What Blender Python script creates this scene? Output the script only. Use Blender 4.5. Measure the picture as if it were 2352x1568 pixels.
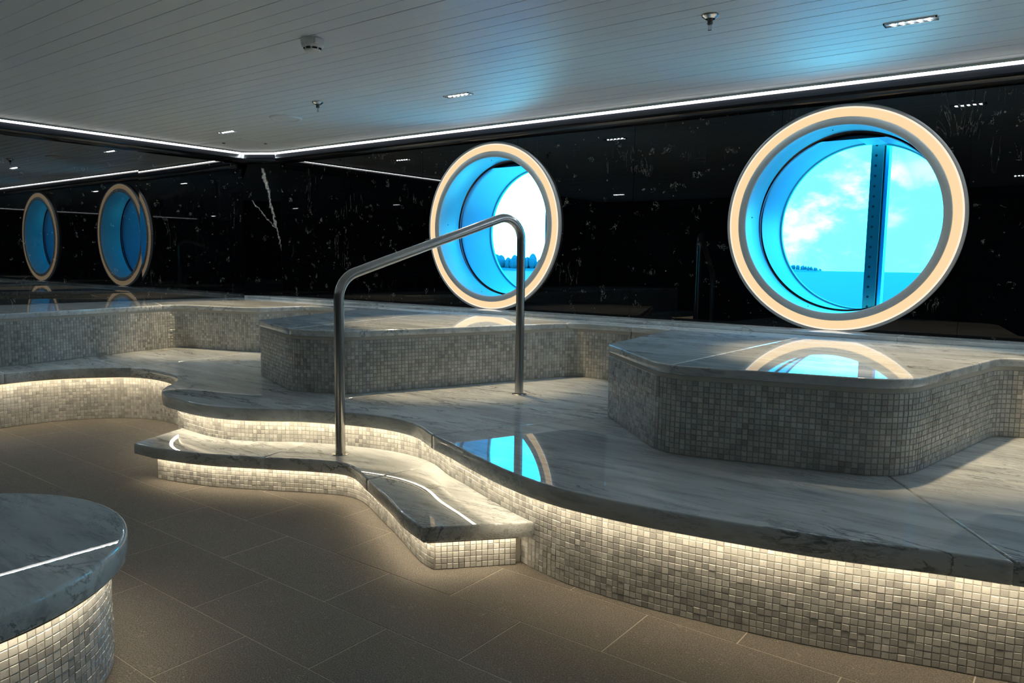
import bpy, bmesh, math, random
import numpy as np
from mathutils import Matrix, Vector
random.seed(7)
rng = np.random.default_rng(11)
S = bpy.context.scene
for o in list(bpy.data.objects):
    bpy.data.objects.remove(o)

# ---------------------------------------------------------------- camera
F_PX, CX, CY, CAMH = 1729.9, 1176.0, 784.0, 1.1
RM = np.array([[0.7982, -0.0746, 0.5978], [0.6022, 0.0763, -0.7947], [0.0137, 0.9943, 0.1058]])
cd = bpy.data.cameras.new('camera')
cam = bpy.data.objects.new('camera', cd)
S.collection.objects.link(cam)
cd.sensor_width = 36.0
cd.lens = F_PX / 2352 * 36
cd.clip_end = 8000
cd.clip_start = 0.02
_m = Matrix([list(map(float, r)) for r in RM]).to_quaternion().to_matrix().to_4x4()
_m.translation = Vector((0, 0, CAMH))
cam.matrix_world = _m
S.camera = cam

# ---------------------------------------------------------------- view + world
S.view_settings.view_transform = 'Standard'
S.view_settings.look = 'None'
S.view_settings.exposure = 0.12
S.view_settings.gamma = 1.0
S.view_settings.use_curve_mapping = False
try:
    S.cycles.use_denoising = True
    S.cycles.max_bounces = 10
    S.cycles.diffuse_bounces = 5
    S.cycles.glossy_bounces = 6
    S.cycles.transparent_max_bounces = 12
    S.cycles.sample_clamp_indirect = 6.0
    S.cycles.caustics_reflective = False
    S.cycles.caustics_refractive = False
except Exception:
    pass

COVE_L = 66.0        # radiance of the ceiling cove strip
LED_L = 29.0         # radiance of the strips under the marble lips
RING_L = 0.92
SPOT_W = 120.0
BACK_FILL_W = 60.0  # power of the added fill row behind the camera
SKY_K = 8.5


class NT:
    """small helper around a node tree"""
    def __init__(s, tree):
        s.t = tree; s.n = tree.nodes; s.l = tree.links
    def node(s, typ, **kw):
        nd = s.n.new(typ)
        for k, v in kw.items():
            if k == 'inp':
                for kk, vv in v.items():
                    if isinstance(vv, bpy.types.NodeSocket):
                        s.l.new(vv, nd.inputs[kk])
                    else:
                        nd.inputs[kk].default_value = vv
            else:
                setattr(nd, k, v)
        return nd
    def math(s, op, a, b=0.0, c=0.0, clamp=False):
        nd = s.node('ShaderNodeMath', operation=op, use_clamp=clamp)
        for i, v in enumerate((a, b, c)):
            if isinstance(v, bpy.types.NodeSocket): s.l.new(v, nd.inputs[i])
            else: nd.inputs[i].default_value = v
        return nd.outputs[0]
    def mix(s, fac, a, b, mode='MIX'):
        nd = s.node('ShaderNodeMix', data_type='RGBA', blend_type=mode)
        for i, v in ((0, fac), (6, a), (7, b)):
            if isinstance(v, bpy.types.NodeSocket): s.l.new(v, nd.inputs[i])
            elif i == 0: nd.inputs[i].default_value = v
            else: nd.inputs[i].default_value = (*v[:3], 1)
        return nd.outputs[2]
    def rng(s, v, a, b, c=0.0, d=1.0, smooth=True):
        nd = s.node('ShaderNodeMapRange', interpolation_type='SMOOTHSTEP' if smooth else 'LINEAR')
        s.l.new(v, nd.inputs[0])
        for i, x in zip((1, 2, 3, 4), (a, b, c, d)): nd.inputs[i].default_value = x
        return nd.outputs[0]
    def noise(s, vec, scale, detail=4.0, rough=0.5, dist=0.0, out=0):
        nd = s.node('ShaderNodeTexNoise')
        s.l.new(vec, nd.inputs['Vector'])
        nd.inputs['Scale'].default_value = scale; nd.inputs['Detail'].default_value = detail
        nd.inputs['Roughness'].default_value = rough; nd.inputs['Distortion'].default_value = dist
        return nd.outputs[out]
    def mapping(s, vec, rot=(0, 0, 0), scale=(1, 1, 1), loc=(0, 0, 0)):
        nd = s.node('ShaderNodeMapping')
        s.l.new(vec, nd.inputs[0])
        nd.inputs[1].default_value = loc; nd.inputs[2].default_value = rot; nd.inputs[3].default_value = scale
        return nd.outputs[0]


W = bpy.data.worlds.new('sky'); S.world = W; W.use_nodes = True
W.node_tree.nodes.clear()
w = NT(W.node_tree)
tc = w.node('ShaderNodeTexCoord').outputs['Generated']
sep = w.node('ShaderNodeSeparateXYZ', inp={0: tc})
base = w.mix(w.rng(sep.outputs[2], 0.17, 0.33), (0.30, 0.84, 1.0), (0.08, 0.60, 1.0))
cl = w.noise(w.mapping(tc, scale=(1, 1, 2.4), loc=(3.1, 0.4, 1.7)), 7.5, 5, 0.55)
clm = w.rng(cl, 0.55, 0.80, 0.0, 0.6)
for (vx, vy, vz, c0, c1, k_) in ((-0.2760, 0.9588, 0.0640, 0.9965, 0.9998, 0.85), (-0.2060, 0.9750, 0.0850, 0.9985, 0.9999, 1.0), (-0.2480, 0.9630, 0.1000, 0.9988, 0.9999, 0.7), (-0.2270, 0.9720, 0.0420, 0.9990, 0.9999, 0.7), (-0.13, 0.985, 0.11, 0.9985, 0.9999, 0.35)):
    dn = w.node('ShaderNodeVectorMath', operation='DOT_PRODUCT'); w.l.new(tc, dn.inputs[0])
    nv = Vector((vx, vy, vz)).normalized(); dn.inputs[1].default_value = nv
    puff = w.math('MULTIPLY', w.rng(dn.outputs['Value'], c0, c1), w.rng(w.noise(w.mapping(tc, scale=(1, 1, 1.6)), 16, 5, 0.6), 0.42, 0.72))
    clm = w.math('MAXIMUM', clm, w.math('MULTIPLY', puff, k_))
base = w.mix(clm, base, (2.0, 1.35, 1.2))
dotn = w.node('ShaderNodeVectorMath', operation='DOT_PRODUCT'); w.l.new(tc, dotn.inputs[0]); dotn.inputs[1].default_value = tuple(Vector((-0.60, 0.797, 0.045)).normalized())
haze = w.rng(dotn.outputs['Value'], 0.982, 0.993)
base = w.mix(haze, base, (2.9, 1.7, 1.6))
bg = w.node('ShaderNodeBackground'); w.l.new(base, bg.inputs[0]); bg.inputs[1].default_value = SKY_K
wo = w.node('ShaderNodeOutputWorld'); w.l.new(bg.outputs[0], wo.inputs[0])


# ---------------------------------------------------------------- materials
def new_mat(name):
    m = bpy.data.materials.new(name); m.use_nodes = True
    m.node_tree.nodes.clear()
    t = NT(m.node_tree)
    out = t.node('ShaderNodeOutputMaterial')
    p = t.node('ShaderNodeBsdfPrincipled'); t.l.new(p.outputs[0], out.inputs[0])
    return m, t, p, out


def simple(name, col, rough=0.5, metal=0.0, ior=1.5):
    m, t, p, _ = new_mat(name)
    p.inputs['Base Color'].default_value = (*col, 1); p.inputs['Roughness'].default_value = rough
    p.inputs['Metallic'].default_value = metal; p.inputs['IOR'].default_value = ior
    geo = t.node('ShaderNodeNewGeometry').outputs['Position']
    n = t.noise(geo, 60, 3)
    t.l.new(t.mix(n, tuple(c * 0.93 for c in col), tuple(min(1, c * 1.07) for c in col)), p.inputs['Base Color'])
    return m


def emit(name, col, k):
    m = bpy.data.materials.new(name); m.use_nodes = True; m.node_tree.nodes.clear()
    t = NT(m.node_tree)
    e = t.node('ShaderNodeEmission'); e.inputs[0].default_value = (*col, 1); e.inputs[1].default_value = k
    o = t.node('ShaderNodeOutputMaterial'); t.l.new(e.outputs[0], o.inputs[0])
    return m


def marble(name, tint=(0.60, 0.635, 0.635), rough=0.007, ang=0.62, seed=0.0):
    m, t, p, _ = new_mat(name)
    pos = t.node('ShaderNodeNewGeometry').outputs['Position']
    rnd = t.node('ShaderNodeObjectInfo').outputs['Random']
    off = t.node('ShaderNodeVectorMath', operation='ADD'); t.l.new(pos, off.inputs[0])
    cmb = t.node('ShaderNodeCombineXYZ'); t.l.new(t.math('MULTIPLY', rnd, 13.0), cmb.inputs[0]); t.l.new(t.math('MULTIPLY', rnd, 7.0), cmb.inputs[1]); cmb.inputs[2].default_value = seed
    t.l.new(cmb.outputs[0], off.inputs[1])
    v = t.mapping(off.outputs[0], rot=(0, 0, -ang), scale=(0.9, 4.2, 4.2))
    wob = t.noise(off.outputs[0], 3.0, 4, 0.6, out=1)
    vv = t.node('ShaderNodeVectorMath', operation='MULTIPLY_ADD'); t.l.new(wob, vv.inputs[0]); vv.inputs[1].default_value = (0.35, 0.35, 0.35); t.l.new(v, vv.inputs[2])
    v = vv.outputs[0]
    big = t.noise(v, 1.3, 5, 0.55)
    n1 = t.noise(v, 2.2, 7, 0.62, 0.4)
    ridge = t.math('ABSOLUTE', t.math('SUBTRACT', n1, 0.5))
    vein = t.math('SUBTRACT', 1.0, t.rng(ridge, 0.0, 0.028))
    msk = t.rng(t.noise(v, 0.9, 3), 0.46, 0.60)
    vein = t.math('MULTIPLY', vein, msk)
    n2 = t.noise(v, 7.0, 6, 0.7, 0.8)
    r2 = t.math('SUBTRACT', 1.0, t.rng(t.math('ABSOLUTE', t.math('SUBTRACT', n2, 0.5)), 0.0, 0.03))
    v2 = t.math('MULTIPLY', t.math('MULTIPLY', r2, t.rng(t.noise(off.outputs[0], 2.3, 3), 0.46, 0.64)), 0.65)
    c = t.mix(t.rng(big, 0.32, 0.68), tuple(x * 0.80 for x in tint), tuple(x * 1.14 for x in tint))
    c = t.mix(v2, c, (0.17, 0.18, 0.185))
    c = t.mix(t.math('MULTIPLY', vein, 0.75), c, (0.07, 0.075, 0.08))
    wisp = t.noise(t.mapping(off.outputs[0], rot=(0, 0, -ang), scale=(4, 26, 26)), 1.0, 6, 0.65, 0.3)
    dash = t.noise(t.mapping(off.outputs[0], rot=(0, 0, -ang), scale=(14, 75, 75)), 1.0, 4, 0.6, 0.5)
    c = t.mix(t.math('MULTIPLY', t.rng(dash, 0.60, 0.74), 0.42), c, (0.13, 0.14, 0.145))
    c = t.mix(t.math('MULTIPLY', t.rng(wisp, 0.47, 0.70), 0.62), c, tuple(x * 0.50 for x in tint))
    t.l.new(c, p.inputs['Base Color'])
    p.inputs['Roughness'].default_value = rough
    p.inputs['IOR'].default_value = 1.52
    bmp = t.node('ShaderNodeBump'); bmp.inputs['Strength'].default_value = 0.006; bmp.inputs['Distance'].default_value = 0.002
    t.l.new(t.noise(v, 9, 3), bmp.inputs['Height']); t.l.new(bmp.outputs[0], p.inputs['Normal'])
    return m


M_MARBLE = marble('polished_marble')
M_MARBLE_B = marble('polished_marble_bench', tint=(0.56, 0.60, 0.61), rough=0.02, ang=0.55, seed=3.0)


def mosaic(name):
    m, t, p, _ = new_mat(name)
    g = t.node('ShaderNodeNewGeometry')
    oi = t.node('ShaderNodeObjectInfo').outputs['Random']
    r = t.math('FRACT', t.math('ADD', g.outputs['Random Per Island'], t.math('MULTIPLY', oi, 7.31)))
    patch = t.noise(g.outputs['Position'], 4.5, 2)
    k = t.math('ADD', t.math('MULTIPLY', r, 0.60), t.math('MULTIPLY', patch, 0.68))
    cr = t.node('ShaderNodeValToRGB'); t.l.new(k, cr.inputs[0])
    e = cr.color_ramp.elements
    e[0].position = 0.14; e[0].color = (0.19, 0.195, 0.19, 1)
    e[1].position = 1.0; e[1].color = (0.60, 0.605, 0.58, 1)
    for pos_, c_ in ((0.32, (0.28, 0.285, 0.275)), (0.55, (0.40, 0.405, 0.385)), (0.85, (0.50, 0.505, 0.48))):
        x = e.new(pos_); x.color = (*c_, 1)
    streak = t.noise(g.outputs['Position'], 110, 4, 0.6, 1.2)
    c = t.mix(t.rng(streak, 0.50, 0.68), cr.outputs[0], (0.16, 0.155, 0.15))
    c = t.mix(0.45, cr.outputs[0], c)
    t.l.new(c, p.inputs['Base Color'])
    t.l.new(t.rng(streak, 0.2, 0.8, 0.18, 0.34), p.inputs['Roughness'])
    return m


M_TILE = mosaic('mosaic_marble')
M_GROUT = simple('pale_grout', (0.42, 0.40, 0.35), 0.9)
M_FGROUT = simple('floor_grout', (0.42, 0.38, 0.31), 0.9)


def floor_mat():
    m, t, p, _ = new_mat('dark_stone_tile')
    pos = t.node('ShaderNodeNewGeometry').outputs['Position']
    rnd = t.node('ShaderNodeObjectInfo').outputs['Random']
    big = t.noise(pos, 3.5, 5, 0.6)
    fine = t.noise(pos, 260, 2, 0.7)
    mid = t.noise(pos, 38, 5, 0.65, 0.5)
    c = t.mix(big, (0.080, 0.073, 0.063), (0.135, 0.123, 0.106))
    c = t.mix(t.rng(fine, 0.40, 0.62), c, (0.235, 0.214, 0.184))
    c = t.mix(t.math('MULTIPLY', t.rng(mid, 0.57, 0.70), 0.30), c, (0.40, 0.36, 0.29))
    c = t.mix(t.math('MULTIPLY', rnd, 0.20), c, (0.09, 0.08, 0.068))
    fleck = t.node('ShaderNodeTexVoronoi'); t.l.new(pos, fleck.inputs['Vector']); fleck.inputs['Scale'].default_value = 95
    fm = t.math('MULTIPLY', t.math('MULTIPLY', t.math('SUBTRACT', 1.0, t.rng(fleck.outputs['Distance'], 0.05, 0.22)), 0.75), t.rng(t.noise(pos, 9, 4), 0.50, 0.66))
    c = t.mix(fm, c, (0.55, 0.52, 0.45))
    t.l.new(c, p.inputs['Base Color'])
    t.l.new(t.rng(mid, 0.3, 0.7, 0.55, 0.75), p.inputs['Roughness']); p.inputs['Specular IOR Level'].default_value = 0.22
    b = t.node('ShaderNodeBump'); b.inputs['Strength'].default_value = 0.6; b.inputs['Distance'].default_value = 0.0025
    hb = t.noise(pos, 170, 3, 0.6)
    t.l.new(hb, b.inputs['Height']); t.l.new(b.outputs[0], p.inputs['Normal'])
    return m


M_FLOOR = floor_mat()


def black_marble(name, ior, vein=False):
    m, t, p, _ = new_mat(name)
    pos = t.node('ShaderNodeNewGeometry').outputs['Position']
    a = t.noise(pos, 24, 5, 0.6, 1.5)
    ra = t.math('SUBTRACT', 1.0, t.rng(t.math('ABSOLUTE', t.math('SUBTRACT', a, 0.5)), 0.0, 0.022))
    ma = t.rng(t.noise(pos, 13, 2, 0.5), 0.635, 0.685)
    f1 = t.math('MULTIPLY', ra, ma)
    vz = t.mapping(pos, scale=(7, 7, 1.3))
    b = t.noise(vz, 1.6, 6, 0.6, 0.9)
    rb = t.math('SUBTRACT', 1.0, t.rng(t.math('ABSOLUTE', t.math('SUBTRACT', b, 0.5)), 0.0, 0.006))
    mb = t.rng(t.noise(pos, 2.7, 2, 0.5), 0.60, 0.65)
    f2 = t.math('MULTIPLY', t.math('MULTIPLY', rb, mb), 0.5)
    vo = t.node('ShaderNodeTexVoronoi'); t.l.new(pos, vo.inputs['Vector']); vo.inputs['Scale'].default_value = 17
    f3 = t.math('MULTIPLY', t.math('SUBTRACT', 1.0, t.rng(vo.outputs['Distance'], 0.03, 0.11)), t.rng(t.noise(pos, 9, 2), 0.54, 0.59))
    f = t.math('MAXIMUM', t.math('MAXIMUM', f1, f2), f3)
    c = t.mix(t.math('MULTIPLY', f, 0.85), (0.0012, 0.0015, 0.0022), (0.32, 0.31, 0.28))
    if vein:
        # one pale vein running down the corner panel, with a branch
        sp = t.node('ShaderNodeSeparateXYZ', inp={0: pos})
        wv = t.math('MULTIPLY', t.math('SUBTRACT', t.noise(pos, 14, 5, 0.7), 0.5), 0.10)
        zc = t.math('SUBTRACT', 2.0, sp.outputs[2])
        x0 = t.math('ADD', t.math('MULTIPLY', zc, 0.20), -6.425)
        d = t.math('ABSOLUTE', t.math('SUBTRACT', t.math('ADD', sp.outputs[0], wv), x0))
        wdt = t.rng(zc, 0.0, 0.85, 0.022, 0.006, smooth=False)
        v = t.math('SUBTRACT', 1.0, t.math('DIVIDE', d, wdt), clamp=True)
        v = t.math('MULTIPLY', t.math('MULTIPLY', v, t.rng(zc, 0.72, 0.86, 1, 0)), t.rng(zc, 0.03, 0.05))
        d2 = t.math('ABSOLUTE', t.math('SUBTRACT', t.math('ADD', sp.outputs[0], wv), t.math('ADD', t.math('MULTIPLY', zc, 0.80), -6.80)))
        v2 = t.math('MULTIPLY', t.math('SUBTRACT', 1.0, t.math('DIVIDE', d2, 0.007), clamp=True), t.math('MULTIPLY', t.rng(zc, 0.34, 0.36), t.rng(zc, 0.60, 0.66, 1, 0)))
        v = t.math('MAXIMUM', v, v2)
        c = t.mix(t.math('MULTIPLY', v, t.rng(t.noise(pos, 60, 3), 0.35, 0.6, 0.5, 1.0)), c, (0.75, 0.72, 0.66))
    t.l.new(c, p.inputs['Base Color'])
    p.inputs['Roughness'].default_value = 0.012
    p.inputs['IOR'].default_value = ior
    return m


M_WALL = black_marble('black_marble_window_wall', 1.46)
M_WALL_L = black_marble('black_marble_left_wall', 2.15)
M_WALL_C = black_marble('black_marble_corner', 1.5, True)
M_BLACK = simple('black_gloss', (0.004, 0.004, 0.005), 0.12)
M_DARK = simple('dark_backing', (0.01, 0.01, 0.011), 0.8)


def ceiling_mat():
    m, t, p, _ = new_mat('perforated_metal_plank')
    pos = t.node('ShaderNodeNewGeometry').outputs['Position']
    sp = t.node('ShaderNodeSeparateXYZ', inp={0: pos})
    sx = t.math('SINE', t.math('MULTIPLY', sp.outputs[0], 2 * math.pi / 0.0065))
    sy = t.math('SINE', t.math('MULTIPLY', sp.outputs[1], 2 * math.pi / 0.0065))
    dots = t.rng(t.math('MULTIPLY', sx, sy), 0.35, 0.75)
    big = t.noise(pos, 1.2, 4, 0.6)
    c = t.mix(big, (0.80, 0.86, 0.88), (0.88, 0.93, 0.95))
    c = t.mix(t.math('MULTIPLY', dots, 0.18), c, (0.2, 0.2, 0.2))
    t.l.new(c, p.inputs['Base Color'])
    p.inputs['Roughness'].default_value = 0.42
    p.inputs['Metallic'].default_value = 0.08
    return m


M_CEIL = ceiling_mat()
M_WHITE = simple('white_plastic', (0.84, 0.85, 0.84), 0.35)
M_CBACK = simple('ceiling_joint', (0.85, 0.87, 0.88), 0.8)


def steel():
    m, t, p, _ = new_mat('brushed_steel')
    pos = t.node('ShaderNodeNewGeometry').outputs['Position']
    n = t.noise(t.mapping(pos, scale=(1, 1, 0.5)), 900, 2)
    t.l.new(t.mix(n, (0.40, 0.395, 0.38), (0.48, 0.475, 0.46)), p.inputs['Base Color'])
    p.inputs['Metallic'].default_value = 1.0
    p.inputs['Roughness'].default_value = 0.24
    return m


M_STEEL = steel()
M_CHROME = simple('chrome', (0.6, 0.6, 0.6), 0.08, 1.0)
M_TRAY = simple('dark_tray', (0.08, 0.09, 0.10), 0.5)
M_RIM = simple('grey_frame_metal', (0.40, 0.43, 0.43), 0.42, 0.0)
M_RIM_O = simple('pale_frame_edge', (0.42, 0.41, 0.40), 0.4, 0.0)
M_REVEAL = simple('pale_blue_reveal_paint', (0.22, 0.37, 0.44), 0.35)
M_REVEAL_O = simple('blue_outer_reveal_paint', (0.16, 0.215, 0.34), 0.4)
M_MULL = simple('slate_mullion_paint', (0.36, 0.26, 0.22), 0.5)
M_MULL_L = simple('light_mullion_paint', (0.25, 0.75, 0.95), 0.5)
M_SEAL = simple('green_glass_edge', (0.10, 0.42, 0.42), 0.3)
M_RING = emit('lit_ring_diffuser', (1.0, 0.72, 0.41), RING_L)
M_RING_HI = emit('lit_ring_edge', (1.0, 0.86, 0.68), RING_L * 1.05)
M_COVE = emit('cove_led', (0.80, 0.93, 1.0), COVE_L)
M_COVE_LENS = emit('cove_lens', (1.0, 0.95, 0.90), 3.0)
M_LED = emit('lip_led', (1.0, 0.82, 0.57), LED_L)
M_DIODE = emit('downlight_led', (0.88, 0.97, 1.0), 420.0)


def glass_mat():
    m = bpy.data.materials.new('blue_tinted_glass'); m.use_nodes = True; m.node_tree.nodes.clear()
    t = NT(m.node_tree)
    tr = t.node('ShaderNodeBsdfTransparent'); tr.inputs[0].default_value = (0.09, 0.76, 1.0, 1)
    gl = t.node('ShaderNodeBsdfGlossy'); gl.inputs[0].default_value = (0.8, 0.9, 1, 1); gl.inputs[1].default_value = 0.02
    fr = t.node('ShaderNodeFresnel'); fr.inputs[0].default_value = 1.12
    mx = t.node('ShaderNodeMixShader'); t.l.new(fr.outputs[0], mx.inputs[0]); t.l.new(tr.outputs[0], mx.inputs[1]); t.l.new(gl.outputs[0], mx.inputs[2])
    o = t.node('ShaderNodeOutputMaterial'); t.l.new(mx.outputs[0], o.inputs[0])
    return m


M_GLASS = glass_mat()


def sea_mat():
    m, t, p, _ = new_mat('sea_water')
    pos = t.node('ShaderNodeNewGeometry').outputs['Position']
    n = t.noise(t.mapping(pos, scale=(0.02, 0.005, 1)), 3.0, 5, 0.6)
    t.l.new(t.mix(n, (0.0005, 0.030, 0.080), (0.001, 0.050, 0.120)), p.inputs['Base Color'])
    p.inputs['Roughness'].default_value = 0.6
    p.inputs['Specular IOR Level'].default_value = 0.15
    return m


M_SEA = sea_mat()
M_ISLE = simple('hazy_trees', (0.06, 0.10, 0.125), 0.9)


# ---------------------------------------------------------------- object helpers
def link(o, parent=None):
    S.collection.objects.link(o)
    if parent is not None: o.parent = parent
    return o


def tag(o, label=None, cat=None, group=None, kind=None):
    if label: o['label'] = label
    if cat: o['category'] = cat
    if group: o['group'] = group
    if kind: o['kind'] = kind
    return o


def empty(name, loc=(0, 0, 0)):
    o = bpy.data.objects.new(name, None); o.location = loc; o.empty_display_size = 0.1
    return link(o)


def obj(name, bm, mat, parent=None, smooth=False, loc=None, mats=None):
    """links a bmesh given in world space; vertices are rebased on the parent's location"""
    me = bpy.data.meshes.new(name)
    base = Vector(parent.location) if parent is not None else Vector((0, 0, 0))
    # parents are only empties/objects with translation (single level offset) -> use full chain
    pp = parent.parent if parent is not None else None
    while pp is not None:
        base += Vector(pp.location); pp = pp.parent
    bmesh.ops.translate(bm, verts=bm.verts, vec=-base)
    bm.normal_update()
    bm.to_mesh(me); bm.free()
    for mm in (mats or [mat]): me.materials.append(mm)
    if smooth:
        for f in me.polygons: f.use_smooth = True
    return link(bpy.data.objects.new(name, me), parent)


def box(bm, x0, x1, y0, y1, z0, z1, bev=0.0):
    r = bmesh.ops.create_cube(bm, size=1.0)
    vs = r['verts']
    bmesh.ops.scale(bm, verts=vs, vec=(x1 - x0, y1 - y0, z1 - z0))
    bmesh.ops.translate(bm, verts=vs, vec=((x0 + x1) / 2, (y0 + y1) / 2, (z0 + z1) / 2))
    if bev > 0:
        es = list({e for v in vs for e in v.link_edges})
        bmesh.ops.bevel(bm, geom=es, offset=bev, segments=2, affect='EDGES', profile=0.6)


def lathe(bm, prof, c, n=32, axis='z'):
    """prof: list of (r, h). axis z: h is height; axis y: h is y."""
    rings = []
    for r, h in prof:
        ring = []
        if r < 1e-6:
            p = (c[0], c[1], c[2] + h) if axis == 'z' else (c[0], c[1] + h, c[2])
            ring = [bm.verts.new(p)] * n
        else:
            for i in range(n):
                a = 2 * math.pi * i / n
                if axis == 'z': p = (c[0] + r * math.cos(a), c[1] + r * math.sin(a), c[2] + h)
                else: p = (c[0] + r * math.cos(a), c[1] + h, c[2] + r * math.sin(a))
                ring.append(bm.verts.new(p))
        rings.append(ring)
    for A, B in zip(rings[:-1], rings[1:]):
        for i in range(n):
            j = (i + 1) % n
            vs = []
            for v in (A[i], A[j], B[j], B[i]):
                if v not in vs: vs.append(v)
            if len(vs) > 2:
                try: bm.faces.new(vs)
                except ValueError: pass


def catmull(pts, step=0.02):
    P = np.array(pts, float)
    P = np.vstack([2 * P[0] - P[1], P, 2 * P[-1] - P[-2]])
    out = []
    for i in range(1, len(P) - 2):
        p0, p1, p2, p3 = P[i - 1:i + 3]
        d01 = max(np.linalg.norm(p1 - p0), 1e-6) ** 0.5; d12 = max(np.linalg.norm(p2 - p1), 1e-6) ** 0.5; d23 = max(np.linalg.norm(p3 - p2), 1e-6) ** 0.5
        m1 = (p2 - p1) + d12 * ((p1 - p0) / d01 - (p2 - p0) / (d01 + d12))
        m2 = (p2 - p1) + d12 * ((p3 - p2) / d23 - (p3 - p1) / (d12 + d23))
        n = max(2, int(np.linalg.norm(p2 - p1) / step) + 1)
        for k in range(n):
            u = k / n
            out.append((2 * u**3 - 3 * u**2 + 1) * p1 + (u**3 - 2 * u**2 + u) * m1 + (-2 * u**3 + 3 * u**2) * p2 + (u**3 - u**2) * m2)
    out.append(P[-2])
    return resample(np.array(out), step)


def resample(P, step):
    d = np.r_[0, np.cumsum(np.linalg.norm(np.diff(P, axis=0), axis=1))]
    n = max(2, int(round(d[-1] / step)) + 1)
    s = np.linspace(0, d[-1], n)
    return np.c_[np.interp(s, d, P[:, 0]), np.interp(s, d, P[:, 1])]


def fillet(pts, seg=7):
    out = []
    n = len(pts)
    for i, p in enumerate(pts):
        c = np.array(p[:2], float); r = p[2] if len(p) > 2 else 0
        if i in (0, n - 1) or r == 0:
            out.append(c); continue
        a = np.array(pts[i - 1][:2], float); b = np.array(pts[i + 1][:2], float)
        ua = (a - c) / np.linalg.norm(a - c); ub = (b - c) / np.linalg.norm(b - c)
        ang = math.acos(max(-1, min(1, float(ua @ ub))))
        if ang > 3.10: out.append(c); continue
        t = min(r / math.tan(ang / 2), 0.45 * np.linalg.norm(a - c), 0.45 * np.linalg.norm(b - c))
        p1 = c + ua * t; p2 = c + ub * t
        for k in range(seg + 1):
            u = k / seg
            out.append((1 - u)**2 * p1 + 2 * u * (1 - u) * c + u**2 * p2)
    return np.array(out)


def normals(P):
    T = np.gradient(P, axis=0); T /= np.maximum(np.linalg.norm(T, axis=1, keepdims=True), 1e-9)
    return np.c_[T[:, 1], -T[:, 0]]           # right-hand side of travel


def offset(P, d):
    """shift to the left of travel by d (inside, when the room is on the right)"""
    Q = P - normals(P) * d
    # drop points that fold back
    keep = [0]
    for i in range(1, len(Q)):
        if (Q[i] - Q[keep[-1]]) @ (P[i] - P[max(i - 1, 0)]) > 0: keep.append(i)
    return Q[keep]


def prism(bm, poly, z0, z1, bev=0.0, seg=3):
    poly = [tuple(map(float, p)) for p in poly]
    # clean duplicates
    q = []
    for p in poly:
        if not q or math.hypot(p[0] - q[-1][0], p[1] - q[-1][1]) > 1e-4: q.append(p)
    if math.hypot(q[0][0] - q[-1][0], q[0][1] - q[-1][1]) < 1e-4: q.pop()
    area = sum(q[i][0] * q[(i + 1) % len(q)][1] - q[(i + 1) % len(q)][0] * q[i][1] for i in range(len(q)))
    if area < 0: q.reverse()
    if bev <= 0:
        bot = [bm.verts.new((x, y, z0)) for x, y in q]; top = [bm.verts.new((x, y, z1)) for x, y in q]
        bm.faces.new(top); bm.faces.new(bot[::-1])
        for i in range(len(q)):
            j = (i + 1) % len(q); bm.faces.new((bot[i], bot[j], top[j], top[i]))
        return
    Q = np.array(q); n = len(Q)
    prv = np.roll(Q, 1, 0); nxt = np.roll(Q, -1, 0)
    e1 = Q - prv; e2 = nxt - Q
    e1 /= np.linalg.norm(e1, axis=1, keepdims=True); e2 /= np.linalg.norm(e2, axis=1, keepdims=True)
    n1 = np.c_[-e1[:, 1], e1[:, 0]]; n2 = np.c_[-e2[:, 1], e2[:, 0]]
    mm = n1 + n2
    mm /= np.maximum((1 + (n1 * n2).sum(1))[:, None], 0.4)
    rings = [(0, z0 + bev * 0.4)]
    rings = [(bev * 0.4, z0), (0, z0 + bev * 0.4)]
    for k in range(seg + 1):
        a = math.pi / 2 * k / seg
        rings.append((bev * (1 - math.cos(a)), z1 - bev * (1 - math.sin(a))))
    vr = [[bm.verts.new((*(Q[i] + mm[i] * o), z)) for i in range(n)] for o, z in rings]
    for A, B in zip(vr[:-1], vr[1:]):
        for i in range(n):
            j = (i + 1) % n; f = bm.faces.new((A[i], A[j], B[j], B[i])); f.smooth = True
    bm.faces.new(vr[-1]); bm.faces.new(vr[0][::-1])


def sweep(bm, path, prof, z=0.0, closed=False):
    """path Nx2 (room on the right of travel); prof list of (d outward to the right, z)"""
    n = len(path); P = np.array(path, float)
    if closed: T1 = P - np.roll(P, 1, 0); T2 = np.roll(P, -1, 0) - P
    else:
        T1 = np.vstack([P[1] - P[0], np.diff(P, axis=0)]); T2 = np.vstack([np.diff(P, axis=0), P[-1] - P[-2]])
    T1 /= np.linalg.norm(T1, axis=1, keepdims=True); T2 /= np.linalg.norm(T2, axis=1, keepdims=True)
    n1 = np.c_[T1[:, 1], -T1[:, 0]]; n2 = np.c_[T2[:, 1], -T2[:, 0]]
    mm = (n1 + n2) / np.maximum((1 + (n1 * n2).sum(1))[:, None], 0.3)
    rows = [[bm.verts.new((*(P[i] + mm[i] * d), z + h)) for d, h in prof] for i in range(n)]
    for i in range(n if closed else n - 1):
        A, B = rows[i], rows[(i + 1) % n]
        for k in range(len(prof) - 1):
            bm.faces.new((A[k], A[k + 1], B[k + 1], B[k]))


def inpoly(p, poly):
    x, y = p; c = False; n = len(poly); j = n - 1
    for i in range(n):
        xi, yi = poly[i]; xj, yj = poly[j]
        if (yi > y) != (yj > y) and x < (xj - xi) * (y - yi) / (yj - yi) + xi: c = not c
        j = i
    return c


def project(p):
    c = RM.T @ (np.array(p, float) - np.array([0, 0, CAMH]))
    if c[2] > -0.05: return None
    return CX + F_PX * c[0] / -c[2], CY - F_PX * c[1] / -c[2], -c[2]


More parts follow.
